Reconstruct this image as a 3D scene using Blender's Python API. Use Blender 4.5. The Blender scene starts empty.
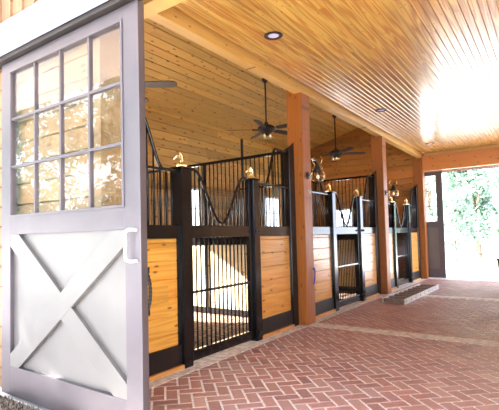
import bpy, bmesh, math, random
from mathutils import Vector, Matrix
random.seed(7)
C = bpy.context.scene.collection
PI = math.pi

# ------------------------------------------------------------------ materials
class NT:
    def __init__(s, name):
        s.m = bpy.data.materials.new(name); s.m.use_nodes = True
        s.t = s.m.node_tree; s.n = s.t.nodes; s.l = s.t.links
        s.b = s.n['Principled BSDF']; s.out = s.n['Material Output']
    def new(s, typ, **kw):
        n = s.n.new(typ)
        for k, v in kw.items(): setattr(n, k, v)
        return n
    def link(s, a, b): s.l.new(a, b)
    def put(s, sock, v):
        if isinstance(v, bpy.types.NodeSocket): s.l.new(v, sock)
        else: sock.default_value = v
    def math(s, op, a, b=0.0, c=0.0):
        n = s.new('ShaderNodeMath', operation=op)
        s.put(n.inputs[0], a); s.put(n.inputs[1], b); s.put(n.inputs[2], c)
        return n.outputs[0]
    def vec(s, x, y, z):
        n = s.new('ShaderNodeCombineXYZ')
        s.put(n.inputs[0], x); s.put(n.inputs[1], y); s.put(n.inputs[2], z)
        return n.outputs[0]
    def mix(s, f, a, b, blend='MIX'):
        n = s.new('ShaderNodeMix', data_type='RGBA', blend_type=blend)
        s.put(n.inputs[0], f); s.put(n.inputs[6], a); s.put(n.inputs[7], b)
        return n.outputs[2]
    def noise(s, v, scale=1, detail=2, rough=.5):
        n = s.new('ShaderNodeTexNoise'); s.put(n.inputs['Vector'], v)
        n.inputs['Scale'].default_value = scale; n.inputs['Detail'].default_value = detail
        n.inputs['Roughness'].default_value = rough
        return n.outputs[0]
    def smooth(s, v, a, b, lo=0., hi=1.):
        n = s.new('ShaderNodeMapRange', interpolation_type='SMOOTHSTEP')
        s.put(n.inputs[0], v); n.inputs[1].default_value = a; n.inputs[2].default_value = b
        n.inputs[3].default_value = lo; n.inputs[4].default_value = hi
        return n.outputs[0]
    def bump(s, h, strength=.3, dist=.01):
        n = s.new('ShaderNodeBump'); n.inputs['Strength'].default_value = strength
        n.inputs['Distance'].default_value = dist; s.put(n.inputs['Height'], h)
        s.link(n.outputs[0], s.b.inputs['Normal'])

def rgb(c): return (c[0], c[1], c[2], 1.0)

def simple(name, col, rough=.5, metal=0., var=.06, scale=30, coat=0., bump=0.):
    s = NT(name)
    tc = s.new('ShaderNodeTexCoord')
    nz = s.noise(tc.outputs['Object'], scale, 3)
    d = tuple(max(0, c * (1 - 2 * var)) for c in col); e = tuple(min(1, c * (1 + 2 * var)) for c in col)
    s.link(s.mix(s.smooth(nz, .3, .7), rgb(d), rgb(e)), s.b.inputs['Base Color'])
    s.b.inputs['Roughness'].default_value = rough; s.b.inputs['Metallic'].default_value = metal
    s.b.inputs['Coat Weight'].default_value = coat
    if bump: s.bump(nz, bump)
    return s.m

def wood(name, along, across, bw, c1, c2, ck=(.16, .05, .012), rough=.35, coat=.0, knots=1., flame=1., var=.35, seglen=2.6, off=0.):
    s = NT(name)
    tc = s.new('ShaderNodeTexCoord'); sp = s.new('ShaderNodeSeparateXYZ')
    s.link(tc.outputs['Object'], sp.inputs[0])
    ax = {'X': 0, 'Y': 1, 'Z': 2}
    A = sp.outputs[ax[along]]; B = sp.outputs[ax[across]]
    Cc = sp.outputs[({0, 1, 2} - {ax[along], ax[across]}).pop()]
    if off: B = s.math('ADD', B, off)
    idx = s.math('FLOOR', s.math('DIVIDE', B, bw))
    w1 = s.new('ShaderNodeTexWhiteNoise', noise_dimensions='1D'); s.link(idx, w1.inputs['W'])
    A2 = s.math('ADD', A, s.math('MULTIPLY', w1.outputs[0], 7.3))
    seg = s.math('FLOOR', s.math('DIVIDE', A2, seglen))
    w2 = s.new('ShaderNodeTexWhiteNoise', noise_dimensions='2D'); s.link(s.vec(idx, seg, 0), w2.inputs['Vector'])
    r = w2.outputs[0]
    # flame grain: contour lines of a stretched noise
    n1 = s.noise(s.vec(s.math('MULTIPLY', A2, .4), s.math('MULTIPLY', B, 8.), s.math('ADD', s.math('MULTIPLY', r, 31.), s.math('MULTIPLY', Cc, 5.))), 1., 2.)
    ring = s.math('MULTIPLY_ADD', s.math('SINE', s.math('MULTIPLY', n1, 48.)), .5, .5)
    fine = s.noise(s.vec(s.math('MULTIPLY', A2, 3.), s.math('MULTIPLY', B, 120.), s.math('MULTIPLY', Cc, 60.)), 1., 3.)
    g = s.math('ADD', s.math('MULTIPLY', ring, .55 * flame), s.math('MULTIPLY', fine, 1 - .55 * flame))
    col = s.mix(g, rgb(c1), rgb(c2))
    k = s.math('ADD', 1 - var * .6, s.math('MULTIPLY', r, var))
    col = s.mix(1., col, s.vec(k, k, k), 'MULTIPLY')
    # reddish / pale boards
    col = s.mix(s.math('MULTIPLY', s.smooth(w2.outputs[0], .7, 1.), .35), col, rgb((c1[0] * .9, c1[1] * .72, c1[2] * .55)))
    if knots:
        vo = s.new('ShaderNodeTexVoronoi', feature='F1', voronoi_dimensions='2D')
        s.link(s.vec(s.math('MULTIPLY_ADD', idx, 13.7, s.math('MULTIPLY', A2, 2.3)), s.math('MULTIPLY', B, 6.), 0.), vo.inputs['Vector'])
        vo.inputs['Scale'].default_value = 1.
        dist = vo.outputs['Distance']
        kn = s.math('SUBTRACT', 1., s.smooth(dist, .04 * knots, .13 * knots))
        col = s.mix(s.math('MULTIPLY', kn, .85), col, rgb(ck))
    s.link(col, s.b.inputs['Base Color'])
    s.b.inputs['Roughness'].default_value = rough
    s.b.inputs['Coat Weight'].default_value = coat; s.b.inputs['Coat Roughness'].default_value = .17
    s.bump(g, .12, .004)
    return s.m

PINE1 = (.53, .20, .045); PINE2 = (.72, .36, .11)
M = {}
M['ceil'] = wood('varnished_beadboard', 'Y', 'X', .075, (.44, .17, .020), (.80, .52, .13), rough=.3, coat=.7, knots=.35, flame=1.3, var=.35)
M['ceil_stall'] = wood('pine_boards_slope', 'Y', 'X', .174, (.58, .33, .075), (.78, .52, .16), rough=.5, knots=.9, flame=.5, var=.35, seglen=4.8)
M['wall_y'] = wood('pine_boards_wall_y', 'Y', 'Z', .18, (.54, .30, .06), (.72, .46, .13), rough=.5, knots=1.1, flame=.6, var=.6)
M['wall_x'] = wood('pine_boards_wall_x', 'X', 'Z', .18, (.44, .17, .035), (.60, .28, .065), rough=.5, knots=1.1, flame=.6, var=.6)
M['siding'] = wood('pine_siding', 'X', 'Z', .18, (.24, .125, .045), (.31, .18, .07), rough=.5, knots=1., flame=.5)
M['batten'] = wood('vertical_board_siding', 'Z', 'X', .2, (.22, .125, .06), (.32, .2, .11), rough=.6, knots=.5, flame=.5)
M['panel'] = wood('stall_panel_pine', 'Y', 'Z', .178, (.62, .27, .035), (.82, .46, .09), rough=.3, coat=.4, knots=.8, flame=1., var=.4, off=.05)
M['divider'] = wood('divider_pine', 'X', 'Z', .17, (.74, .55, .26), (.86, .72, .42), rough=.45, knots=.8, flame=.7)
M['post'] = wood('timber_post_wood', 'Z', 'X', .5, (.29, .085, .011), (.42, .145, .024), rough=.45, knots=.8, flame=.8, var=.2, seglen=9)
M['beam_y'] = wood('timber_beam_y', 'Y', 'Z', .5, (.58, .33, .08), (.74, .47, .14), rough=.4, knots=.5, flame=.6, var=.1, seglen=30)
M['beam_x'] = wood('timber_beam_x', 'X', 'Z', .6, (.58, .21, .05), (.70, .31, .08), rough=.4, knots=.8, flame=.6, var=.1, seglen=30)
M['sill'] = wood('sill_pine', 'Y', 'Z', .5, (.55, .24, .06), (.75, .40, .12), rough=.5, knots=.5, flame=.6, var=.1)
M['black'] = simple('black_powder_coat', (.007, .007, .008), .14, 0., .1, 15, coat=.0)
M['blackmatte'] = simple('black_board', (.010, .010, .011), .35, 0., .1, 10)
M['iron'] = simple('dark_bronze_iron', (.022, .016, .013), .5, .1, .1, 40)
M['brass'] = simple('polished_brass', (.95, .74, .36), .14, 1., .04, 20)
M['white'] = simple('white_enamel', (.82, .80, .76), .3, 0., .02, 20)
M['door'] = simple('satin_silver_door_paint', (.150, .130, .140), .36, .75, .03, 3, coat=.0)
M['doorpanel'] = simple('satin_door_panel', (.175, .163, .153), .38, .5, .04, 2)
M['track'] = simple('galvanised_white_metal', (.34, .34, .42), .3, .6, .05, 3)
M['concrete'] = simple('concrete', (.66, .60, .55), .75, 0., .12, 14, bump=.25)
M['mortar'] = simple('mortar', (.80, .76, .76), .9, 0., .1, 40)
M['ground'] = simple('pale_gravel_ground', (.80, .77, .73), .9, 0., .06, 3, bump=.2)
M['alu'] = simple('weathered_aluminium', (.60, .55, .50), .4, .6, .1, 20)
M['aludark'] = simple('dusty_ladder_tread', (.22, .16, .12), .6, .2, .15, 30)
M['blade'] = simple('dark_fan_blade', (.05, .035, .03), .55, 0., .1, 10)
M['blue'] = simple('blue_nylon', (.02, .03, .45), .6, 0., .1, 50)
M['rope'] = simple('dark_twisted_iron', (.02, .016, .014), .4, .5, .2, 60)
M['bark'] = simple('bark', (.24, .19, .14), .9, 0., .25, 8, bump=.6)
M['coir'] = simple('coir_mat', (.13, .10, .075), .95, 0., .6, 45, bump=1.)
M['bin'] = simple('grey_green_plastic', (.22, .27, .20), .5, 0., .1, 8)
M['shavings'] = simple('wood_shavings', (.17, .10, .06), .95, 0., .42, 22, bump=1.)

def brick():
    s = NT('red_brick_pavers')
    at = s.new('ShaderNodeAttribute', attribute_name='tone')
    tc = s.new('ShaderNodeTexCoord')
    cr = s.new('ShaderNodeValToRGB'); e = cr.color_ramp.elements
    e[0].position = 0.; e[0].color = rgb((.30, .14, .115)); e[1].position = 1.; e[1].color = rgb((.47, .285, .25))
    for p, c in ((.3, (.35, .16, .13)), (.6, (.41, .20, .165)), (.85, (.39, .21, .155))):
        q = e.new(p); q.color = rgb(c)
    s.link(at.outputs['Fac'], cr.inputs[0])
    nz = s.noise(tc.outputs['Object'], 35, 4, .6)
    col = s.mix(s.smooth(nz, .35, .75, 0., .35), cr.outputs[0], rgb((.52, .37, .36)))
    big = s.noise(tc.outputs['Object'], .9, 2)
    col = s.mix(s.smooth(big, .4, .7, 0., .3), col, rgb((.44, .33, .32)))
    s.link(col, s.b.inputs['Base Color'])
    s.link(s.smooth(big, .3, .7, .42, .6), s.b.inputs['Roughness'])
    s.bump(nz, .25, .003)
    return s.m
M['brick'] = brick()

def leaf(name, a, b):
    s = NT(name)
    at = s.new('ShaderNodeAttribute', attribute_name='tone')
    s.link(s.mix(at.outputs['Fac'], rgb(a), rgb(b)), s.b.inputs['Base Color'])
    s.b.inputs['Roughness'].default_value = .5
    tr = s.new('ShaderNodeBsdfTranslucent'); s.link(s.mix(at.outputs['Fac'], rgb(a), rgb(b)), tr.inputs[0])
    mx = s.new('ShaderNodeMixShader'); mx.inputs[0].default_value = .35
    s.link(s.b.outputs[0], mx.inputs[1]); s.link(tr.outputs[0], mx.inputs[2]); s.link(mx.outputs[0], s.out.inputs[0])
    return s.m
M['leaf'] = leaf('leaves_mid', (.15, .25, .18), (.32, .43, .33))
M['leaf2'] = leaf('leaves_pale', (.20, .31, .23), (.36, .47, .38))

def glass(name, tint=(1, 1, 1), rough=.0, ior=1.5):
    s = NT(name)
    lw = s.new('ShaderNodeLayerWeight'); r0 = ((ior - 1) / (ior + 1)) ** 2
    fac = s.math('MULTIPLY_ADD', s.math('POWER', lw.outputs['Facing'], 4.), 1 - r0, r0)
    t = s.new('ShaderNodeBsdfTransparent'); t.inputs[0].default_value = rgb(tint)
    g = s.new('ShaderNodeBsdfGlossy'); g.inputs['Roughness'].default_value = rough
    mx = s.new('ShaderNodeMixShader'); s.link(fac, mx.inputs[0])
    s.link(t.outputs[0], mx.inputs[1]); s.link(g.outputs[0], mx.inputs[2]); s.link(mx.outputs[0], s.out.inputs[0])
    return s.m
M['glass'] = glass('clear_window_glass', ior=1.6)
M['lampglass'] = glass('seeded_lamp_glass', (.97, .94, .86), .03, 2.2)

def emit(name, col, st):
    s = NT(name)
    s.b.inputs['Emission Color'].default_value = rgb(col); s.b.inputs['Emission Strength'].default_value = st
    s.b.inputs['Base Color'].default_value = rgb(col); s.b.inputs['Roughness'].default_value = .3
    return s.m
M['lens'] = emit('recessed_light_lens', (.62, .55, .78), .08)
M['bulb'] = emit('warm_bulb', (1., .85, .6), .25)

# ------------------------------------------------------------------ mesh helpers
class MB:
    def __init__(s): s.v = []; s.f = []; s.tone = None; s.smooth = []
    def quad(s, *p):
        n = len(s.v); s.v += [tuple(q) for q in p]; s.f.append(tuple(range(n, n + len(p)))); s.smooth.append(False)
    def box(s, x0, x1, y0, y1, z0, z1):
        s.hexa([(x0, y0, z0), (x1, y0, z0), (x1, y1, z0), (x0, y1, z0), (x0, y0, z1), (x1, y0, z1), (x1, y1, z1), (x0, y1, z1)]); return s
    def hexa(s, p):
        n = len(s.v); s.v += [tuple(q) for q in p]
        for f in ((3, 2, 1, 0), (4, 5, 6, 7), (0, 1, 5, 4), (1, 2, 6, 5), (2, 3, 7, 6), (3, 0, 4, 7)):
            s.f.append(tuple(n + i for i in f)); s.smooth.append(False)
        return s
    def prism(s, poly, axis, a, b):
        """poly: 2D points extruded along axis from a to b; 2D coords are the other two axes in order"""
        def P(q, t):
            r = list(q); r.insert('xyz'.index(axis), t); return tuple(r)
        n = len(s.v); m = len(poly)
        s.v += [P(q, a) for q in poly] + [P(q, b) for q in poly]
        s.f.append(tuple(range(n, n + m))); s.f.append(tuple(range(n + 2 * m - 1, n + m - 1, -1))); s.smooth += [False, False]
        for i in range(m):
            j = (i + 1) % m; s.f.append((n + i, n + m + i, n + m + j, n + j)); s.smooth.append(False)
        return s
    def tube(s, path, r, n=8, cap=True, sm=True):
        path = [Vector(p) for p in path]; k = len(path)
        rr = r if isinstance(r, (list, tuple)) else [r] * k
        base = len(s.v); t = (path[1] - path[0]).normalized()
        u = t.orthogonal().normalized()
        for i in range(k):
            t = (path[min(i + 1, k - 1)] - path[max(i - 1, 0)]).normalized()
            u = (u - t * u.dot(t)).normalized(); w = t.cross(u)
            for a in range(n):
                q = path[i] + (u * math.cos(2 * PI * a / n) + w * math.sin(2 * PI * a / n)) * rr[i]
                s.v.append(tuple(q))
        for i in range(k - 1):
            for a in range(n):
                b = (a + 1) % n
                s.f.append((base + i * n + a, base + i * n + b, base + (i + 1) * n + b, base + (i + 1) * n + a)); s.smooth.append(sm)
        if cap:
            s.f.append(tuple(base + a for a in reversed(range(n)))); s.f.append(tuple(base + (k - 1) * n + a for a in range(n))); s.smooth += [False, False]
        return s
    def lathe(s, prof, c=(0, 0, 0), n=16, sm=True):
        base = len(s.v); k = len(prof)
        for r, z in prof:
            for a in range(n):
                s.v.append((c[0] + max(r, .0004) * math.cos(2 * PI * a / n), c[1] + max(r, .0004) * math.sin(2 * PI * a / n), c[2] + z))
        for i in range(k - 1):
            for a in range(n):
                b = (a + 1) % n
                s.f.append((base + i * n + a, base + i * n + b, base + (i + 1) * n + b, base + (i + 1) * n + a)); s.smooth.append(sm)
        s.f.append(tuple(base + a for a in reversed(range(n)))); s.f.append(tuple(base + (k - 1) * n + a for a in range(n))); s.smooth += [False, False]
        return s
    def planks(s, fn, u0, u1, v0, v1, bw, g=.006, d=.008, t=.04):
        i = math.floor(v0 / bw + 1e-6)
        while i * bw < v1 - 1e-6:
            a = max(i * bw, v0); b = min((i + 1) * bw, v1); i += 1
            if b - a < .004: continue
            gg = min(g, (b - a) * .3)
            s.quad(fn(u0, a + gg, 0), fn(u1, a + gg, 0), fn(u1, b - gg, 0), fn(u0, b - gg, 0))
            s.quad(fn(u0, a, d), fn(u1, a, d), fn(u1, a + gg, 0), fn(u0, a + gg, 0))
            s.quad(fn(u0, b - gg, 0), fn(u1, b - gg, 0), fn(u1, b, d), fn(u0, b, d))
            for u in (u0, u1): s.quad(fn(u, a, d), fn(u, a + gg, 0), fn(u, b - gg, 0), fn(u, b, d))
        p = [fn(u, v, dd) for dd in (d, t) for (u, v) in ((u0, v0), (u1, v0), (u1, v1), (u0, v1))]
        s.hexa(p); return s
    def build(s, name, mat, parent=None, bevel=0., loc=None, rot=None):
        me = bpy.data.meshes.new(name); me.from_pydata(s.v, [], s.f)
        me.polygons.foreach_set('use_smooth', s.smooth)
        if s.tone:
            at = me.attributes.new('tone', 'FLOAT', 'FACE'); at.data.foreach_set('value', s.tone)
        me.materials.append(M[mat] if isinstance(mat, str) else mat); me.update()
        o = bpy.data.objects.new(name, me); C.objects.link(o)
        if parent: o.parent = parent
        if loc: o.location = loc
        if rot: o.rotation_euler = rot
        if bevel:
            b = o.modifiers.new('bevel', 'BEVEL'); b.width = bevel; b.segments = 2; b.limit_method = 'ANGLE'
        return o

def tag(o, label, cat, group=None, kind=None):
    if label: o['label'] = label
    if cat: o['category'] = cat
    if group: o['group'] = group
    if kind: o['kind'] = kind
    return o
def thing(name, label, cat, loc=(0, 0, 0), rz=0., group=None):
    o = bpy.data.objects.new(name, None); C.objects.link(o); o.empty_display_size = .1
    o.location = loc; o.rotation_euler = (0, 0, rz)
    return tag(o, label, cat, group)
def struct(name, mb, mat, label=None, bevel=0.):
    o = mb.build(name, mat, bevel=bevel); o['kind'] = 'structure'; o['category'] = name.split('_')[0]
    o['label'] = label or name.replace('_', ' '); return o
def copy_tree(o, parent=None):
    c = o.copy(); C.objects.link(c)
    if parent: c.parent = parent
    for ch in list(o.children): copy_tree(ch, c)
    return c
def smoothstep(t): t = max(0., min(1., t)); return t * t * (3 - 2 * t)

# ------------------------------------------------------------------ main dimensions
Y0, Y1, Y2, Y3 = -3.48, 0.0, 3.735, 7.29      # where each stall ends against a post
ZC = 3.5; XR = 3.95; XB = -3.8
YF = -3.73; YE = 7.54
def zslope(x): return 4.04 + .27 * (x - XB)

# ---- ground outside
b = MB(); b.quad((-60, -60, -.012), (60, -60, -.012), (60, 90, -.012), (-60, 90, -.012))
b.quad((-60, -60, -.5), (60, -60, -.5), (60, 90, -.5), (-60, 90, -.5))
struct('ground', b, 'ground', 'pale sunlit gravel ground outside the barn')

# ---- brick floor
b = MB(); b.box(-.02, XR, YF - .3, YE + .1, -.011, 0.0); struct('floor', b, 'mortar', 'mortar bed of the brick aisle floor')
b = MB(); b.tone = []
w = .107; g = .0078; s2 = math.sqrt(.5)
def hb(u0, u1, v0, v1):
    cu, cv = (u0 + u1) / 2, (v0 + v1) / 2
    x, y = (cu + cv) * s2, (cv - cu) * s2 + 0.02
    if not (-.1 < x < XR - .06 and YF + .02 < y < YE + .0): return
    for band in BANDS:
        if band[0] + .02 < y < band[1] - .02: return
    def P(u, v, z): return ((u + v) * s2, (v - u) * s2 + .02, z)
    jt = random.uniform(-.0006, .0006); e = .003; zt = .0055 + jt
    a0, a1, c0, c1 = u0 + g, u1 - g, v0 + g, v1 - g
    n = len(b.v)
    b.v += [P(a0, c0, -.001), P(a1, c0, -.001), P(a1, c1, -.001), P(a0, c1, -.001),
            P(a0 + e, c0 + e, zt), P(a1 - e, c0 + e, zt), P(a1 - e, c1 - e, zt), P(a0 + e, c1 - e, zt)]
    tn = random.random()
    for f in ((4, 5, 6, 7), (0, 1, 5, 4), (1, 2, 6, 5), (2, 3, 7, 6), (3, 0, 4, 7)):
        b.f.append(tuple(n + i for i in f)); b.smooth.append(False); b.tone.append(tn)
BANDS = [(Y1 + .0, Y1 + .25), (Y2, Y2 + .25), (YF - .3, YF + .2), (YE - .25, YE + .2)]
for i in range(-90, 95):
    for j in range(-60, 125):
        k = (i - j) % 4
        if k == 0: hb(i * w, (i + 2) * w, j * w, (j + 1) * w)
        elif k == 2: hb(i * w, (i + 1) * w, (j - 1) * w, (j + 1) * w)
struct('floor_brick', b, 'brick', 'red brick floor laid in herringbone down the aisle')
b = MB()
b.box(-.26, .0, YF, YE, -.01, .0095)
struct('trim_1', b, 'concrete', 'pale concrete kerb strip along the stall fronts', .003)
for i, bd in enumerate(BANDS):
    b = MB(); b.box(.0, XR, bd[0], bd[1], -.01, .0092 + .0003 * i)
    struct('trim_%d' % (i + 2), b, 'concrete', 'pale concrete band across the brick aisle floor', .003)
# ---- stall floors
b = MB()
nx, ny = 44, 140
pts = [[(XB + .03 + (i / nx) * (-.29 - XB), YF + .1 + (j / ny) * (YE - YF - .2), .024 + random.uniform(-.011, .012)) for j in range(ny + 1)] for i in range(nx + 1)]
for i in range(nx + 1):
    for j in range(ny + 1): b.v.append(pts[i][j])
for i in range(nx):
    for j in range(ny):
        q = i * (ny + 1) + j; b.f.append((q, q + ny + 1, q + ny + 2, q + 1)); b.smooth.append(True)
tag(b.build('shavings_bedding', 'shavings'), 'brown wood shavings spread over the stall floors', 'bedding', None, 'stuff')

b = MB(); b.box(XB, -.2, YF + .1, YE - .1, -.011, .004); struct('floor_stalls', b, 'mortar', 'dirt floor under the stalls')
# ---- ceilings
b = MB(); b.planks(lambda u, v, d: (v, u, ZC + d), YF + .1, YE - .05, .05, XR + .2, .075, .007, .009, .06); b.box(-.02, .055, YF + .1, YE - .05, ZC + .055, ZC + .07)
struct('ceiling', b, 'ceil', 'varnished pine beadboard ceiling over the aisle')
b = MB(); b.planks(lambda u, v, d: (v, u, zslope(v) + d), YF + .1, YE - .05, XB - .1, -.11, .174, .012, .05, .09)
struct('ceiling_stalls', b, 'ceil_stall', 'sloping knotty pine board ceiling over the stalls')
# barn roof above everything
b = MB()
xm = (XR - .1) / 2
b.prism([(XB - .5, zslope(XB - .5) + .14), (xm, zslope(xm) + .14), (XR + 4.2, zslope(XB - .5) + .14), (XR + 4.2, zslope(XB - .5) + .24), (xm, zslope(xm) + .26), (XB - .5, zslope(XB - .5) + .24)], 'y', YF - .35, YE + .35)
struct('ceiling_roof', b, 'track', 'metal roof of the barn')

# ---- walls
def wall(name, mat, fn, u0, u1, v0, v1, openings, bw, t, label):
    b = MB(); us = sorted({u0, u1} | {o[0] for o in openings} | {o[1] for o in openings})
    vs = sorted({v0, v1} | {o[2] for o in openings} | {o[3] for o in openings})
    for i in range(len(us) - 1):
        for j in range(len(vs) - 1):
            cu, cv = (us[i] + us[i + 1]) / 2, (vs[j] + vs[j + 1]) / 2
            if any(o[0] < cu < o[1] and o[2] < cv < o[3] for o in openings): continue
            b.planks(fn, us[i], us[i + 1], vs[j], vs[j + 1], bw, .009, .025, t)
    return struct(name, b, mat, label)
WIN = [(1.3, 2.2, 1.5, 2.45), (4.95, 5.85, 1.5, 2.45)]
ADDED_DOORWAY = (-1.55, -.12, .0, 2.4)  # unseen doorway added so sunlight reaches the nearest divider boards
wall('wall_left', 'wall_y', lambda u, v, d: (XB - d, u, v), YF + .1, YE - .1, 0, 4.06, WIN + [ADDED_DOORWAY], .18, .12, 'knotty pine board back wall of the stalls')
# far gable wall, left of the aisle
FW = (-2.75, -2.1, 1.5, 2.1)
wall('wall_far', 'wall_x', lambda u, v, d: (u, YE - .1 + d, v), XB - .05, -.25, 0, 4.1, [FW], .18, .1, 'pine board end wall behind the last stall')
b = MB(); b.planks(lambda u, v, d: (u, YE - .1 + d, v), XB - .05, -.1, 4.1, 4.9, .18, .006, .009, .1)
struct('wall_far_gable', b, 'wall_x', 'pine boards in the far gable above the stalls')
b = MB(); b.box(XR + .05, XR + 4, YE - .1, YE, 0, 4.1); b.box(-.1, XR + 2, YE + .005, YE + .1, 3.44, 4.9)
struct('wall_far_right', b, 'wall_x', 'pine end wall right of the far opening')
# loft wall above the long beam
b = MB(); b.planks(lambda u, v, d: (-.13 + d, u, v), YF + .1, YE - .05, ZC - .02, 5.05, .18, .006, .009, .1)
struct('wall_loft', b, 'wall_y', 'pine boards above the long beam')
wall('wall_right', 'wall_y', lambda u, v, d: (XR + .05 + d, u, v), YF + .1, YE - .1, 0, ZC + .05, [(3.2, 6.9, 0, 2.7)], .18, .12, 'pine board wall on the right of the aisle')  # its hidden opening is added to throw daylight on the farther stall panels
# front wall: siding left of the opening, boards over the opening
XO = .165
def front(u, v, d): return (u, YF + d, v)
wall('wall_front', 'siding', front, XB - .2, XO, 0, 3.2, [], .18, .1, 'bright horizontal pine siding on the front wall')
b = MB(); b.planks(front, XR + .2, XR + 4.2, 0, 3.2, .18, .006, .009, .1)
struct('wall_front_right', b, 'siding', 'horizontal pine siding right of the front opening')
b = MB(); b.planks(lambda u, v, d: (v, YF + d, u), 3.2, 5.0, XB - .2, XR + 4.2, .2, .006, .012, .1)
i = XB - .2
while i < XR + 4.2:
    b.box(i - .022, i + .022, YF - .022, YF + .005, 3.3, 5.0); i += .2
struct('wall_front_gable', b, 'batten', 'vertical board and batten siding in the front gable')
b = MB(); b.box(XB - .2, XR + 4.2, YF - .035, YF + .01, 3.225, 3.30)
struct('trim_7', b, 'beam_x', 'pale wooden trim strip under the gable siding', .004)
b = MB(); b.box(XO, XO + .11, YF - .01, YF + .2, 0, 2.95)
struct('trim_8', b, 'siding', 'pale wooden jamb board at the front opening', .004)
b = MB(); b.box(XB - .3, XB - .1, YF - .02, YF + .1, 0, 3.3)
struct('trim_9', b, 'siding', 'corner board of the front wall', .004)

# ---- windows in the back wall and the far wall
def window(name, fn, u0, u1, v0, v1, label):
    """fn(u,v,d)->xyz, d into the wall"""
    fr = MB(); t = .05
    def bx(m, a, b_, c, e, d0, d1):
        p = [fn(u, v, d) for d in (d0, d1) for (u, v) in ((a, c), (b_, c), (b_, e), (a, e))]; m.hexa(p)
    bx(fr, u0, u1, v0, v0 + t, -.012, .06); bx(fr, u0, u1, v1 - t, v1, -.012, .06)
    bx(fr, u0, u0 + t, v0 + t, v1 - t, -.012, .06); bx(fr, u1 - t, u1, v0 + t, v1 - t, -.012, .06)
    um, vm = (u0 + u1) / 2, (v0 + v1) / 2
    bx(fr, um - .012, um + .012, v0 + t, v1 - t, .01, .04); bx(fr, u0 + t, u1 - t, vm - .012, vm + .012, .01, .04)
    o = struct(name, fr, 'white', label)
    gl = MB(); bx(gl, u0 + t, u1 - t, v0 + t, v1 - t, .022, .028); gl.build('window_pane', 'glass', o)
for i, (a, c, z0, z1) in enumerate(WIN):
    window('window_%d' % (i + 1), lambda u, v, d: (XB - d, u, v), a, c, z0, z1, 'window in the back wall of a stall')
window('window_3', lambda u, v, d: (u, YE - .1 + d, v), *FW, 'window in the far end wall')

# ------------------------------------------------------------------ posts and beams
def post(y, lab):
    b = MB(); b.box(-.25, 0, 0, .25, 0.0, ZC)
    o = b.build('timber_post', 'post', bevel=.008, loc=(0, y, .0097))
    return tag(o, lab, 'post', 'timber posts along the stall row')
post(Y1, 'rough orange timber post between the first and second stall, nearest the camera')
post(Y2, 'orange timber post between the second and third stall, beside the ladder')
post(Y3, 'farthest orange timber post, at the corner of the bright far opening')
b = MB(); b.box(XR - .2, XR + .045, 0, .145, 0, 2.94)
for y, lab in ((YE - .26, 'timber post at the right side of the far opening, out of the picture'), (YF + .11, 'timber post at the right side of the front opening')):
    tag(b.build('timber_post', 'post', bevel=.008, loc=(0, y, .0097)), lab, 'post')
b = MB(); b.box(-.128, .004, YF + .255, Y3 - .005, 3.387, ZC + .052)
tag(b.build('long_beam', 'beam_y', bevel=.005), 'long honey coloured beam above the stall fronts under the ceiling edge', 'beam')
b = MB(); b.box(.005, XR - .2, Y3 + .0, YE - .11, 3.0, 3.43); 
tag(b.build('header_beam', 'beam_x', bevel=.006), 'deep orange timber beam over the far opening', 'beam')
b = MB(); b.box(.06, XR - .2, Y3 + .01, Y3 + .2, 3.432, ZC - .002)
tag(b.build('ledger_board', 'beam_y', bevel=.004), 'thin pale board on top of the far timber beam', 'board')
b = MB(); b.box(XO - .3, XR - .2, YF + .105, -3.48, 2.95, ZC)
tag(b.build('header_beam', 'beam_y', bevel=.006), 'pale timber beam over the front opening above the silver door', 'beam')
b = MB(); b.box(XB, -.26, YE - .22, YE - .105, 2.86, 3.12)
tag(b.build('tie_beam', 'beam_x', bevel=.006), 'horizontal orange beam on the end wall behind the second fan', 'beam')

# ------------------------------------------------------------------ stall fronts  (local: x=0 front face, y=0 at the far end, z=0)
MIDB, MIDT = 1.29, 1.42
def fill_bars(b, ya, yb, z0f, z1f, step, r=.0085, x=-.025):
    n = max(1, int(round((yb - ya) / step)))
    for k in range(1, n):
        y = ya + (yb - ya) * k / n
        b.tube([(x, y, z0f(y)), (x, y, z1f(y))], r, 6)
def horse_finial(parent, y, zt, face):
    """brass horse-head finial on a square cap"""
    b = MB(); b.box(-.062, .062, -.062, .062, 0, .018)
    b.lathe([(.045, .018), (.030, .03), (.022, .045), (.03, .055), (.018, .065)], n=14)
    neck = [(0, 0, .06), (-.004, 0, .085), (-.004, 0, .115), (.012, 0, .142), (.030, 0, .153)]
    b.tube(neck, [.026, .023, .019, .018, .014], 12)
    head = [(.012, 0, .158), (.034, 0, .146), (.056, 0, .125), (.074, 0, .104), (.08, 0, .097)]
    b.tube(head, [.012, .019, .0145, .0125, .007], 12)
    for sg in (-1, 1): b.tube([(.012, sg * .010, .16), (.012, sg * .014, .186)], [.006, .001], 8)
    mane = [(-.026, 0, .07), (-.028, 0, .10), (-.024, 0, .135), (-.006, 0, .163), (.010, 0, .172)]
    b.tube(mane, [.006, .008, .009, .008, .004], 8)
    o = b.build('brass_finial', 'brass', parent, bevel=.002, loc=(-.04, y, zt), rot=(0, 0, face))
    o.scale = (.85, .85, .85); o['label'] = 'polished brass horse head ornament'
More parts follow.
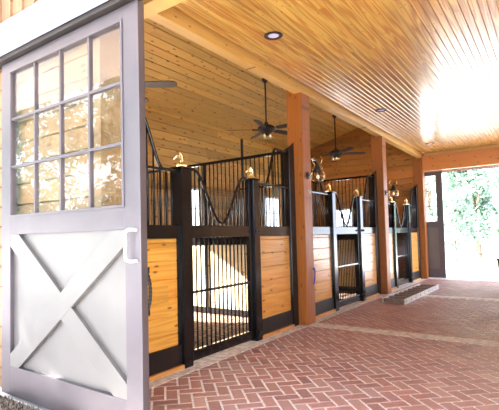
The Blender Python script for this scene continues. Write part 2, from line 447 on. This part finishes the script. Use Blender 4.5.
def stall_front(L, yend, lab, gate_lab=None):
    root = thing('horse_stall', lab, 'stall front', (-.15, yend, .0095), 0, 'black stall fronts with pine panels')
    GA, GB = -2.40, -1.09            # centres of the gate posts
    hw = .065
    A1 = GA - hw; B0 = GB + hw; EP = -.17
    def part(b, name, mat, bev=0., lab=None, parent=root):
        o = b.build(name, mat, parent, bev)
        if lab: o['label'] = lab
        return o
    # end post (tall, slanted top) and rear stile
    b = MB()
    b.hexa([(-.13, EP, 0), (0.012, EP, 0), (0.012, -.012, 0), (-.13, -.012, 0), (-.13, EP, 2.50), (0.012, EP, 2.56), (0.012, -.012, 2.66), (-.13, -.012, 2.56)])
    part(b, 'end_post', 'black', .006)
    if L > 3.2:
        b = MB(); b.box(-.05, 0, -L + .012, -L + .11, 0, 2.52); part(b, 'end_stile', 'black', .004)
    ys = -L + .11
    for (ya, yb, nm) in ((ys, A1, 'l'), (B0, EP, 'r')):
        b = MB(); b.box(-.05, 0, ya, yb, MIDB, MIDT); part(b, 'middle_rail', 'black', .004)
        b = MB(); b.box(-.05, 0, ya, yb, .04, .235); part(b, 'kickboard', 'blackmatte', .003)
        b = MB(); b.box(-.05, 0, yb - .045 if nm == 'l' else ya, yb if nm == 'l' else ya + .045, .235, MIDB); part(b, 'stile', 'black', .003)
        b = MB(); b.box(-.05, 0, ya if nm == 'l' else yb - .03, ya + .03 if nm == 'l' else yb, .235, MIDB); part(b, 'stile', 'black', .003)
        b = MB(); pa, pb = (ya + .03, yb - .045) if nm == 'l' else (ya + .045, yb - .03)
        b.planks(lambda u, v, d: (-.012 - d, u, v), pa, pb, .235, MIDB, .178, .008, .010, .026); part(b, 'wood_panel', 'panel')
        b = MB(); b.box(-.06, .03, ya - (.0 if nm == 'l' else .02), yb + .02 if nm == 'l' else yb - .01, 0, .04); part(b, 'sill', 'sill', .004)
        # swooping grille
        if nm == 'l':
            def top(y): return 1.97 + .52 * smoothstep((A1 - .20 - y) / .30)
        else:
            def top(y): return 1.97 + .52 * smoothstep((y - (B0 + .24)) / .30)
        b = MB(); N = 40
        b.tube([(-.025, ya + (yb - ya) * k / N, top(ya + (yb - ya) * k / N)) for k in range(N + 1)], .017, 8); part(b, 'curved_top_rail', 'black')
        b = MB(); b.box(-.038, -.012, ya, yb, 1.955, 1.98); part(b, 'cross_rail', 'black', .003)
        b = MB(); fill_bars(b, ya, yb, lambda y: MIDT, top, .082); part(b, 'bar_grille', 'black')
    # gate posts
    for y in (GA, GB):
        b = MB(); b.box(-.10, .035, y - hw, y + hw, .0, 2.0); p = part(b, 'gate_post', 'black', .006)
        q = MB(); q.box(-.115, .05, y - hw - .012, y + hw + .012, 2.0, 2.018); q.build('post_cap', 'black', p, .003)
        horse_finial(p, y, 2.018, math.radians(-125))
    # gate
    g0, g1 = GA + hw + .012, GB - hw - .012
    b = MB()
    b.box(-.045, -.003, g0, g0 + .05, .03, 1.98); b.box(-.045, -.003, g1 - .05, g1, .03, 1.98)
    b.box(-.045, -.003, g0 + .05, g1 - .05, MIDB, MIDT); b.box(-.045, -.003, g0 + .05, g1 - .05, .03, .135)
    gate = part(b, 'gate', 'black', .004)
    gm = (g0 + g1) / 2; hw2 = (g1 - g0) / 2
    def gtop(y):
        d = abs(y - gm) / hw2
        return 1.455 + .56 * smoothstep((d - .02) / .80) if d < .82 else 2.015 - .03 * smoothstep((d - .82) / .18)
    b = MB(); N = 60
    b.tube([(-.024, g0 + (g1 - g0) * k / N, gtop(g0 + (g1 - g0) * k / N)) for k in range(N + 1)], .017, 8); b.build('curved_top_rail', 'black', gate)
    b = MB(); fill_bars(b, g0 + .05, g1 - .05, lambda y: MIDT, gtop, .075); b.build('upper_grille', 'black', gate)
    b = MB(); fill_bars(b, g0 + .05, g1 - .05, lambda y: .135, lambda y: MIDB, .075, .0095); b.build('lower_grille', 'black', gate)
    b = MB(); b.box(-.038, -.008, g0 + .05, g1 - .05, .712, .738); b.build('cross_bar', 'black', gate, .003)
    b = MB(); b.box(.035, .06, GB - .04, GB + .04, 1.335, 1.375); b.tube([(.06, GB - .015, 1.355), (.085, GB - .015, 1.355)], .016, 10)
    b.build('latch', 'iron', gate, .002)
    b = MB(); b.box(.035, .055, GB - .045, GB + .045, .05, .09); b.tube([(.05, GB, .07), (.05, GB, .115)], .014, 10); b.build('floor_bolt', 'iron', gate, .002)
    return root
stall_front(3.48, Y1, 'nearest black stall front with saturated orange pine panels, beside the silver sliding door')
stall_front(3.735 - .25, Y2, 'middle black stall front with pale lit pine panels, between the first two posts')
stall_front(7.29 - 3.985, Y3, 'farthest black stall front, behind the ladder beside the far opening')

# ------------------------------------------------------------------ stall dividers
def divider(lab, y, stake=False):
    r = thing('stall_divider', lab, 'stall divider', (0, y, .04), 0)
    X0, X1 = XB + .02, -.285
    zt = 2.49
    b = MB(); b.box(X0, X1, .0, .05, zt, zt + .045); b.build('top_rail', 'black', r, .004)
    b = MB(); b.box(X0, X1, .0, .05, 1.13, 1.38); b.build('middle_rail', 'black', r, .004)
    b = MB(); b.box(X0, X1, .0, .05, .0, .09); b.build('bottom_rail', 'black', r, .004)
    b = MB(); b.planks(lambda u, v, d: (u, .012 + d, v), X0, X1, .09, 1.13, .17, .004, .005, .028); b.build('wood_panel', 'divider', r)
    b = MB(); n = 42
    for k in range(1, n):
        x = X0 + (X1 - X0) * k / n; b.tube([(x, .025, 1.38), (x, .025, zt)], .0085, 6)
    b.build('bar_grille', 'black', r)
    b = MB(); b.box(-1.90, -1.84, -.012, .0, 0, zt); b.build('middle_post', 'black', r, .003)
    if stake: b = MB(); b.box(-1.15, -1.117, .052, .085, 0, 2.84); b.build('tall_stake', 'iron', r, .003)
    return r
divider('black barred divider with pine lower boards behind the nearest stall gate', Y1 + .02, True)
divider('black barred divider with pine lower boards between second and third stall', Y2 + .02)

# ------------------------------------------------------------------ sliding door
def sliding_door(lab, cat='door'):
    """local: x 0..1.76 (right edge at 1.76), front face y=0 facing -y, back face y=.055"""
    r = thing('sliding_door', lab, cat)
    W, H, T = 1.762, 2.83, .055
    gx0, gx1, gz0, gz1 = .162, 1.592, 1.50, 2.73     # glass opening
    px0, px1, pz0, pz1 = .145, 1.61, .24, 1.335      # lower panel
    b = MB()
    b.box(0, px0, 0, T, 0, H); b.box(px1, W, 0, T, 0, H)
    b.box(px0, px1, 0, T, 0, pz0); b.box(px0, px1, 0, T, pz1, gz0); b.box(px0, px1, 0, T, gz1, H)
    b.box(px0, gx0, 0.0, T, gz0, gz1); b.box(gx1, px1, 0.0, T, gz0, gz1)
    b.build('frame', 'door', r, .002)
    b = MB(); e = .018; q = -.008
    b.box(gx0 - e, gx1 + e, q, 0, gz0 - e, gz0); b.box(gx0 - e, gx1 + e, q, 0, gz1, gz1 + e)
    b.box(gx0 - e, gx0, q, 0, gz0, gz1); b.box(gx1, gx1 + e, q, 0, gz0, gz1)
    b.build('glazing_bead', 'door', r, .002)
    b = MB()
    for k in (1, 2, 3):
        x = gx0 + (gx1 - gx0) * k / 4; b.box(x - .010, x + .010, .002, .038, gz0, gz1)
    for k in (1, 2):
        z = gz0 + (gz1 - gz0) * k / 3; b.box(gx0, gx1, .0, .040, z - .010, z + .010)
    b.build('muntins', 'door', r, .0015)
    b = MB(); b.box(gx0, gx1, .016, .020, gz0, gz1); b.build('window_panes', 'glass', r)
    b = MB(); b.box(px0, px1, .034, .052, pz0, pz1); b.build('lower_panel', 'doorpanel', r)
    # X brace: two diagonals from corner to corner, clipped to the panel opening
    def diag(xa, za, xb, zb, d0, nm):
        dx, dz = xb - xa, zb - za; h = .079 * math.hypot(dx, dz) / dx      # vertical half width
        m = dz / dx
        def lim(z): return max(pz0, min(pz1, z))
        sl = abs(h / m)
        if m < 0: poly = [(xa, lim(za - h)), (xa, za), (xa + sl, za), (xb, zb + h), (xb, zb), (xb - sl, zb)]
        else: poly = [(xa, za), (xa + sl, za), (xb, zb - h), (xb, zb), (xb - sl, zb), (xa, za + h)]
        bb = MB(); bb.prism(poly, 'y', d0, .0345); bb.build(nm, 'doorpanel', r, .0015)
    diag(px0, pz1, px1, pz0, .0012, 'brace'); diag(px0, pz0, px1, pz1, .0, 'brace')
    # pull handle
    hx = 1.655; b = MB()
    zt_, zb_ = 1.33, 1.135
    path = [(hx + .07, 0, zt_), (hx + .066, -.020, zt_ + .003), (hx + .03, -.034, zt_ + .004), (hx + .005, -.036, zt_ - .008), (hx, -.036, zt_ - .03), (hx, -.036, (zt_ + zb_) / 2), (hx, -.036, zb_ + .03), (hx + .005, -.036, zb_ + .008), (hx + .03, -.034, zb_ - .004), (hx + .066, -.020, zb_ - .003), (hx + .07, 0, zb_)]
    b.tube(path, .0095, 10)
    o = b.build('pull_handle', 'white', r); o['label'] = 'white looped pull handle'
    b = MB(); N = 60; p2 = []
    b2 = []
    for k in range(N + 1):
        t = k / N; z = .80 + .27 * t; off = .042 * math.sin(PI * t) ** .6
        for lst, ph in ((p2, 0), (b2, PI)):
            lst.append((W - .034 + off + .006 * math.cos(t * 34 + ph), T + .012 + .006 * math.sin(t * 34 + ph), z))
    b.tube(p2, .007, 6); b.tube(b2, .007, 6)
    b.box(W - .04, W - .004, T, T + .02, 1.05, 1.09); b.box(W - .04, W - .004, T, T + .02, .78, .82)
    o = b.build('back_handle', 'rope', r); o['label'] = 'dark twisted handle behind the door edge'
    b = MB()
    for x in (.25, W - .25):
        b.box(x - .02, x + .02, .018, .034, H, H + .003)
    b.build('hanger_straps', 'iron', r)
    return r
d1 = sliding_door('large silver grey sliding door with twelve panes and an X brace, at the left')
d1.location = (-.989, -3.82, .028)
d2 = copy_tree(d1); d2['label'] = 'dark backlit sliding door with panes beside the bright far opening'
for ch in d2.children:
    if ch.name.startswith('back_handle'): bpy.data.objects.remove(ch)
d2.rotation_euler = (0, 0, PI); d2.location = (.43, YE + .10, .02); d2.scale = (1, 1, 1.05)
# door 2: same paint, seen from its unlit side
b = MB()
for (xa, xb, yy) in ((-2.9, XR + .6, -1),):
    pass
r = thing('door_track', 'white metal track cover above the silver sliding door', 'track', (0, YF, 2.9))
b = MB()
b.box(-2.4, 2.3, -.15, -.142, -.0, .29); b.box(-2.4, 2.3, -.15, -.036, .282, .29); b.box(-2.4, 2.3, -.044, -.036, .05, .29)
b.build('cover', 'track', r, .002)
b = MB(); b.box(-2.4, 2.3, -.152, -.15, .125, .135); b.build('cover_seam', 'white', r)
b = MB(); b.box(-2.35, 2.25, -.135, -.05, -.035, .03); b.build('shade_rail', 'iron', r)  # track rail set low, its dark iron standing in for shade above the door
r = thing('door_track', 'white metal track cover outside the far opening', 'track', (0, YE + .0, 2.9))
b = MB(); b.box(-1.9, 3.0, .17, .178, .06, .32); b.box(-1.9, 3.0, .0, .178, .31, .32); b.build('cover', 'track', r, .002)

# ------------------------------------------------------------------ lanterns on the posts
def lantern(lab):
    r = thing('wall_lantern', lab, 'lantern', (0, 0, 0), 0, 'onion lanterns on the posts')
    b = MB(); b.lathe([(.0, 0), (.05, 0), (.058, .006), (.05, .014), (.0, .016)], n=20)
    o = b.build('back_plate', 'iron', r, rot=(0, PI / 2, 0))
    b = MB(); b.tube([(.012, 0, 0), (.05, 0, .01), (.075, 0, .045), (.11, 0, .07), (.15, 0, .075)], .008, 8); b.build('bracket_arm', 'iron', r)
    cx = .165
    b = MB(); prof = [(.028, -.075), (.055, -.066), (.082, -.045), (.096, -.015), (.094, .015), (.078, .042), (.05, .06), (.038, .068)]
    b.lathe(prof, (cx, 0, -.03), 24); b.build('glass_globe', 'lampglass', r)
    b = MB(); b.lathe([(.012, -.03), (.022, -.01), (.02, .015), (.008, .03)], (cx, 0, -.03), 12); b.build('bulb', 'bulb', r)
    b = MB(); b.lathe([(.0, .036), (.062, .036), (.06, .05), (.045, .07), (.04, .10), (.022, .135), (.018, .16), (.0, .165)], (cx, 0, 0), 20); b.build('cap', 'iron', r)
    b = MB(); b.lathe([(.012, -.14), (.03, -.125), (.034, -.108), (.028, -.1)], (cx, 0, 0), 16); b.build('base_cup', 'iron', r)
    b = MB()
    for a in range(4):
        an = a * PI / 2 + .4
        b.tube([(cx + rr * math.cos(an), rr * math.sin(an), z) for rr, z in ((.03, -.105), (.07, -.09), (.100, -.05), (.102, -.01), (.085, .03), (.058, .045))], .004, 6)
    b.tube([(cx + .101 * math.cos(a * PI / 12), .101 * math.sin(a * PI / 12), -.03) for a in range(25)], .004, 6)
    b.build('wire_cage', 'brass', r)
    b = MB()
    for sg in (-1, 1):
        b.tube([(cx + sg * .05, sg * .0, .05), (cx + sg * .075, 0, .09), (cx + sg * .06, 0, .13)], .005, 6)
        b.tube([(cx + sg * .03 * 1, 0, .14), (cx + sg * .07, 0, .18), (cx + sg * .075, 0, .23), (cx + sg * .045, 0, .262)], .005, 6)
    b.build('scroll_arms', 'brass', r)
    return r
l1 = lantern('onion shaped glass lantern on the nearest timber post')
l1.location = (.0, .12, 2.17)
l2 = copy_tree(l1); l2.location = (.0, Y2 + .12, 2.17); l2['label'] = 'onion shaped glass lantern on the post beside the ladder'

# ------------------------------------------------------------------ ceiling fans
def fan(lab, x, y, rz, z=3.5):
    r = thing('ceiling_fan', lab, 'ceiling fan', (x, y, z), rz, 'dark ceiling fans over the stalls')
    top = zslope(x) - z
    b = MB(); b.tube([(0, 0, .1), (0, 0, top + .01)], .017, 10); b.build('downrod', 'iron', r)
    b = MB(); b.lathe([(.0, top - .09), (.03, top - .085), (.07, top - .02), (.075, top + .02)], n=20); b.build('ceiling_canopy', 'iron', r)
    b = MB(); b.lathe([(.0, -.085), (.08, -.085), (.12, -.055), (.175, -.015), (.185, .03), (.16, .065), (.10, .095), (.05, .115), (.03, .16), (.0, .165)], n=28); b.build('motor_housing', 'iron', r)
    b = MB(); b.lathe([(.0, -.13), (.045, -.125), (.06, -.09), (.07, -.07)], n=20); b.build('light_fitter', 'iron', r)
    for k in range(3):
        a = 2 * PI * k / 3 + .5; b = MB()
        b.lathe([(.02, .0), (.04, -.02), (.058, -.06), (.062, -.10), (.058, -.10), (.05, -.06), (.03, -.01)], (.075 * math.cos(a), .075 * math.sin(a), -.09), 14)
        sh = b.build('glass_shade', 'lampglass', r)
        b = MB(); b.lathe([(.004, 0), (.02, -.03), (.022, -.05), (.004, -.07)], (.075 * math.cos(a), .075 * math.sin(a), -.095), 10); b.build('bulb', 'bulb', sh)
    for k in range(5):
        a = 2 * PI * k / 5; b = MB()
        tl = .011
        pts = [(.24, -.05), (.30, -.062), (.70, -.078), (.78, -.064), (.81, -.03), (.81, .03), (.78, .064), (.70, .078), (.30, .062), (.24, .05)]
        n = len(b.v)
        for zz in (.0, .009):
            for (u, v) in pts: b.v.append((u, v, .0 + zz - v * .24))
        m = len(pts); b.f.append(tuple(range(m - 1, -1, -1))); b.f.append(tuple(range(m, 2 * m))); b.smooth += [False] * 2
        for i in range(m): b.f.append((i, (i + 1) % m, m + (i + 1) % m, m + i)); b.smooth.append(False)
        bl = b.build('blade', 'blade', r, rot=(0, 0, a))
        b = MB(); b.hexa([(.12, -.02, -.012), (.29, -.035, -.012), (.29, .035, .004), (.12, .02, -.006), (.12, -.02, -.004), (.29, -.035, -.004), (.29, .035, .012), (.12, .02, .002)])
        b.build('blade_iron', 'iron', bl, .002)
    return r
fan('dark five blade ceiling fan hanging over the second stall, seen left of the nearest post', -1.83, 2.0, math.radians(0))
fan('dark ceiling fan hanging over the farthest stall between the two posts', -1.83, 5.6, math.radians(36))
fan('ceiling fan over the nearest stall, only one blade tip showing past the door', -1.83, -1.85, math.radians(37), 3.40)

# ------------------------------------------------------------------ recessed ceiling lights
for y, lab in ((-1.615, 'large round recessed ceiling light nearest the camera'), (2.127, 'round recessed ceiling light above the second stall front'), (5.93, 'small round recessed ceiling light nearest the far beam')):
    r = thing('recessed_light', lab, 'ceiling light', (.50, y, ZC), 0, 'recessed lights in the aisle ceiling')
    b = MB(); b.lathe([(.062, -.001), (.095, -.001), (.105, -.006), (.10, -.012), (.07, -.014), (.058, -.009)], n=32); 
    b.f = b.f[:-2]; b.smooth = b.smooth[:-2]
    k = len(b.v) // 32
    for a in range(32):
        c = (a + 1) % 32; b.f.append(((k - 1) * 32 + a, (k - 1) * 32 + c, c, a)); b.smooth.append(True)
    b.build('trim_ring', 'iron', r)
    b = MB(); b.lathe([(.0, -.002), (.06, -.002), (.058, -.007), (.035, -.011), (.0, -.012)], n=24); b.build('lens', 'lens', r)

# ------------------------------------------------------------------ ladder lying on the floor
r = thing('step_ladder', 'folded aluminium ladder with wide treads lying on the brick floor by the second post', 'ladder', (.25, 2.5, .0095), math.radians(-1))
Lw, Ll, Lh = .43, 2.66, .095
for x in (0, Lw - .03):
    b = MB(); b.box(x, x + .03, 0, Ll, 0, .022); b.box(x, x + .03, 0, Ll, Lh - .022, Lh); b.box(x + .011, x + .019, 0, Ll, .022, Lh - .022)
    n = 9
    b.build('side_rail', 'alu', r, .002)
for k in range(9):
    y = .04 + (Ll - .12) * k / 8
    b = MB(); b.box(.028, Lw - .028, y - .0, y + .085, Lh - .03, Lh - .012); b.box(.028, Lw - .028, y, y + .012, .02, Lh - .03)
    t = b.build('tread', 'aludark', r, .002)
    for x in (-.006, Lw):
        q = MB(); q.tube([(x, y + .03, .045), (x + .006, y + .03, .045)], .012, 8); q.tube([(x, y + .03, .075), (x + .006, y + .03, .075)], .006, 6); q.build('rivet', 'aludark', t)

# ------------------------------------------------------------------ small things
b = MB(); pp = []
for k in range(31):
    t = k / 30; a = PI * t
    pp.append((.018 + .006 * math.sin(9 * t), .205 + .018 * math.cos(a * 2), .80 - .22 * math.sin(a)))
b.tube(pp, .008, 6); b.box(.0, .02, .20, .235, .79, .82)
tag(b.build('lead_rope', 'blue'), 'short blue nylon loop hanging on the nearest timber post', 'rope')
b = MB(); b.tube([(.006, .13, 1.95), (.03, .13, 1.95), (.034, .13, 1.93), (.03, .13, 1.905), (.018, .13, 1.90)], .005, 8)
b.lathe([(.0, -.002), (.018, -.002), (.018, .002), (.0, .002)], (.01, .13, 1.95), 10)
tag(b.build('tie_ring', 'alu'), 'small metal ring hook on the nearest timber post below the lantern', 'hook')
b = MB()
for k in range(0, 900):
    x = random.uniform(-.98, -.05); y = random.uniform(-.09, .09) * (1 - .3 * random.random()); h = random.uniform(.012, .05)
    a = random.uniform(0, PI); rr = random.uniform(.006, .016)
    b.tube([(x, y, 0), (x + math.cos(a) * .012, y + math.sin(a) * .012, h)], [rr, .001], 5, sm=False)
b.box(-1.0, -.03, -.10, .10, 0, .012)
o = b.build('coir_mat', 'coir', loc=(0, -3.93, -.011)); tag(o, 'rough brown bristle mat on the pale ground below the silver door', 'mat')
r = thing('storage_bin', 'dull green bin cut off by the right edge of the photo', 'bin', (2.12, 5.1, .006))
b = MB(); b.lathe([(.0, .05), (.19, .05), (.215, .40), (.225, .66), (.235, .66), (.235, .70), (.22, .70), (.215, .67), (.205, .40), (.0, .10)], n=28); b.build('tub', 'bin', r)
b = MB(); b.lathe([(.0, 0), (.21, 0), (.22, .02), (.21, .05), (.0, .06)], n=28); b.build('base', 'black', r)

# ------------------------------------------------------------------ trees
def tree_mesh(rnd, H, Wd, nleaf, low, lsize, blobs=16):
    b = MB(); b.tone = []
    cs = []
    for k in range(blobs):
        t = rnd.random(); z = low + (H - low) * (.06 + .86 * t); rr = Wd * (.35 + .65 * math.sin(PI * min(1, .18 + .75 * t)))
        a = rnd.uniform(0, 2 * PI); d = rr * rnd.uniform(.1, .7)
        cs.append((Vector((d * math.cos(a), d * math.sin(a), z)), Wd * rnd.uniform(.32, .55)))
    for k in range(nleaf):
        c, rad = rnd.choice(cs)
        v = Vector((rnd.gauss(0, 1), rnd.gauss(0, 1), rnd.gauss(0, .8))).normalized() * rad * rnd.uniform(.55, 1.05)
        p = c + v; s = lsize * rnd.uniform(.6, 1.3)
        n = (v.normalized() + Vector((rnd.uniform(-.8, .8), rnd.uniform(-.8, .8), rnd.uniform(-.3, 1.)))).normalized()
        u = n.orthogonal().normalized(); w_ = n.cross(u); an = rnd.uniform(0, 2 * PI)
        u2 = u * math.cos(an) + w_ * math.sin(an); w2 = n.cross(u2)
        q = [p - u2 * s, p - u2 * s * .2 - w2 * s * .42, p + u2 * s, p - u2 * s * .2 + w2 * s * .42]
        q[1] += n * s * .08; q[3] += n * s * .08
        nn = len(b.v); b.v += [tuple(x) for x in q]; b.f.append((nn, nn + 1, nn + 2, nn + 3)); b.smooth.append(False); b.tone.append(rnd.random())
    return b, cs
def tree(name, lab, cat, x, y, H, Wd, nleaf, low, seed, mat='leaf', lsize=.11, group=None):
    rnd = random.Random(seed)
    r = thing(name, lab, cat, (x, y, -.012), 0, group)
    b, cs = tree_mesh(rnd, H, Wd, nleaf, low, lsize); b.build('foliage', mat, r)
    t = MB(); br = .035 * H ** .8
    t.tube([(0, 0, 0), (.05, .02, low * .6 + .1), (-.03, .05, (low + H) * .5), (0, 0, H * .85)], [br, br * .8, br * .5, br * .12], 8)
    for c, rad in cs[:9]:
        z0 = max(.1, c.z * .55); t.tube([(0, 0, z0), tuple(c * .5 + Vector((0, 0, z0 * .5 + .1))), tuple(c)], [br * .4, br * .25, br * .07], 6)
    t.build('trunk', 'bark', r)
G = 'trees beyond the far opening'
tree('broadleaf_tree', 'tall leafy tree filling the middle of the far opening', 'tree', -.2, 19., 8.5, 2.0, 11000, .3, 11, 'leaf', .13, G)
tree('broadleaf_tree', 'pale distant tree just right of the dark far door', 'tree', -4.6, 30., 11., 2.6, 7000, .5, 12, 'leaf2', .2, G)
tree('broadleaf_tree', 'green tree behind the shrub at the right edge of the far opening', 'tree', 4.1, 20., 8.5, 2.0, 9000, .3, 13, 'leaf2', .13, G)
tree('broadleaf_tree', 'large distant tree showing pale above the others in the far opening', 'tree', 1.6, 36., 14., 4.2, 8000, 1., 14, 'leaf2', .24, G)
tree('leafy_shrub', 'tall green shrub at the foot of the trees, in the middle of the far opening', 'shrub', -.55, 14.9, 3.0, 1.0, 5000, .05, 15, 'leaf2', .09)
tree('leafy_shrub', 'round green shrub at the right edge of the far opening', 'shrub', 1.75, 14.4, 3.8, 1.1, 6000, .05, 16, 'leaf', .10)
# trees in front of the barn, mirrored in the door panes
tree('broadleaf_tree', 'tree standing in the yard in front of the barn', 'tree', -8.3, -12., 9.5, 3.0, 10000, 1.0, 21, 'leaf', .17)
tree('broadleaf_tree', 'large tree at the left side of the yard in front of the barn', 'tree', -14.5, -10., 9., 3.0, 9000, .8, 22, 'leaf', .17)

# ------------------------------------------------------------------ porch roof out of view, added to shade the front yard and door
PX0, PX1 = -6.1, 8.4
b = MB(); b.hexa([(PX0, -6.4, 3.9), (PX1, -6.4, 3.9), (PX1, YF - .38, 4.3), (PX0, YF - .38, 4.3), (PX0, -6.4, 4.0), (PX1, -6.4, 4.0), (PX1, YF - .38, 4.4), (PX0, YF - .38, 4.4)])
struct('ceiling_added_porch', b, 'white', 'white porch roof out of view, added to shade the front')
for x in (PX0 + .12, PX1 - .12):
    b = MB(); b.box(-.08, .08, -.08, .08, 0, 3.90)
    tag(b.build('added_porch_post', 'post', bevel=.006, loc=(x, -6.28, -.012)), 'timber post holding the %s front corner of the added porch roof' % ('left' if x < 0 else 'right'), 'post')
# ------------------------------------------------------------------ light
w_ = bpy.data.worlds.new('world'); bpy.context.scene.world = w_; w_.use_nodes = True
nt = w_.node_tree; bg = nt.nodes['Background']
sky = nt.nodes.new('ShaderNodeTexSky'); sky.sky_type = 'HOSEK_WILKIE'; sky.turbidity = 4.; sky.ground_albedo = .5
SD = Vector((-.92, -.37, 0)).normalized() * math.cos(math.radians(30)) + Vector((0, 0, math.sin(math.radians(30))))
sky.sun_direction = SD
mixn = nt.nodes.new('ShaderNodeMix'); mixn.data_type = 'RGBA'; mixn.inputs[0].default_value = .55
nt.links.new(sky.outputs[0], mixn.inputs[6]); mixn.inputs[7].default_value = (.84, .92, 1.12, 1)
nt.links.new(mixn.outputs[2], bg.inputs[0]); bg.inputs[1].default_value = 2.7
sl = bpy.data.lights.new('sun', 'SUN'); sl.energy = 17.; sl.angle = .01; sl.color = (1., .985, .97)
so = bpy.data.objects.new('sun', sl); C.objects.link(so); so.rotation_euler = (-SD).to_track_quat('-Z', 'Y').to_euler()

# ------------------------------------------------------------------ camera
f, yaw, pitch, roll, cx, cy, ppx, ppy, h = 440.0941, .6259, .0473, -.024, 2.8885, -5.7299, 234.4332, 215.9344, 1.3
cx, cy = 2.88849945, -5.72987682
fw = Vector((-math.sin(yaw), math.cos(yaw), 0)); rt = Vector((math.cos(yaw), math.sin(yaw), 0)); up = Vector((0, 0, 1))
f2 = fw * math.cos(pitch) + up * math.sin(pitch); u2 = up * math.cos(pitch) - fw * math.sin(pitch)
r3 = rt * math.cos(roll) + u2 * math.sin(roll); u3 = u2 * math.cos(roll) - rt * math.sin(roll)
cam = bpy.data.cameras.new('camera'); co = bpy.data.objects.new('camera', cam); C.objects.link(co)
mw = Matrix((r3, u3, -f2)).transposed().to_4x4(); mw.translation = (cx, cy, h); co.matrix_world = mw
cam.sensor_fit = 'HORIZONTAL'; cam.sensor_width = 36.; cam.lens = f / 499 * 36
cam.shift_x = (249.5 - ppx) / 499; cam.shift_y = (ppy - 205) / 499; cam.clip_end = 300
sc = bpy.context.scene; sc.camera = co
sc.view_settings.view_transform = 'Standard'; sc.view_settings.look = 'None'; sc.view_settings.gamma = 1.
sc.view_settings.exposure = 1.9
sc.cycles.max_bounces = 14; sc.cycles.diffuse_bounces = 8; sc.cycles.glossy_bounces = 6; sc.cycles.transparent_max_bounces = 12
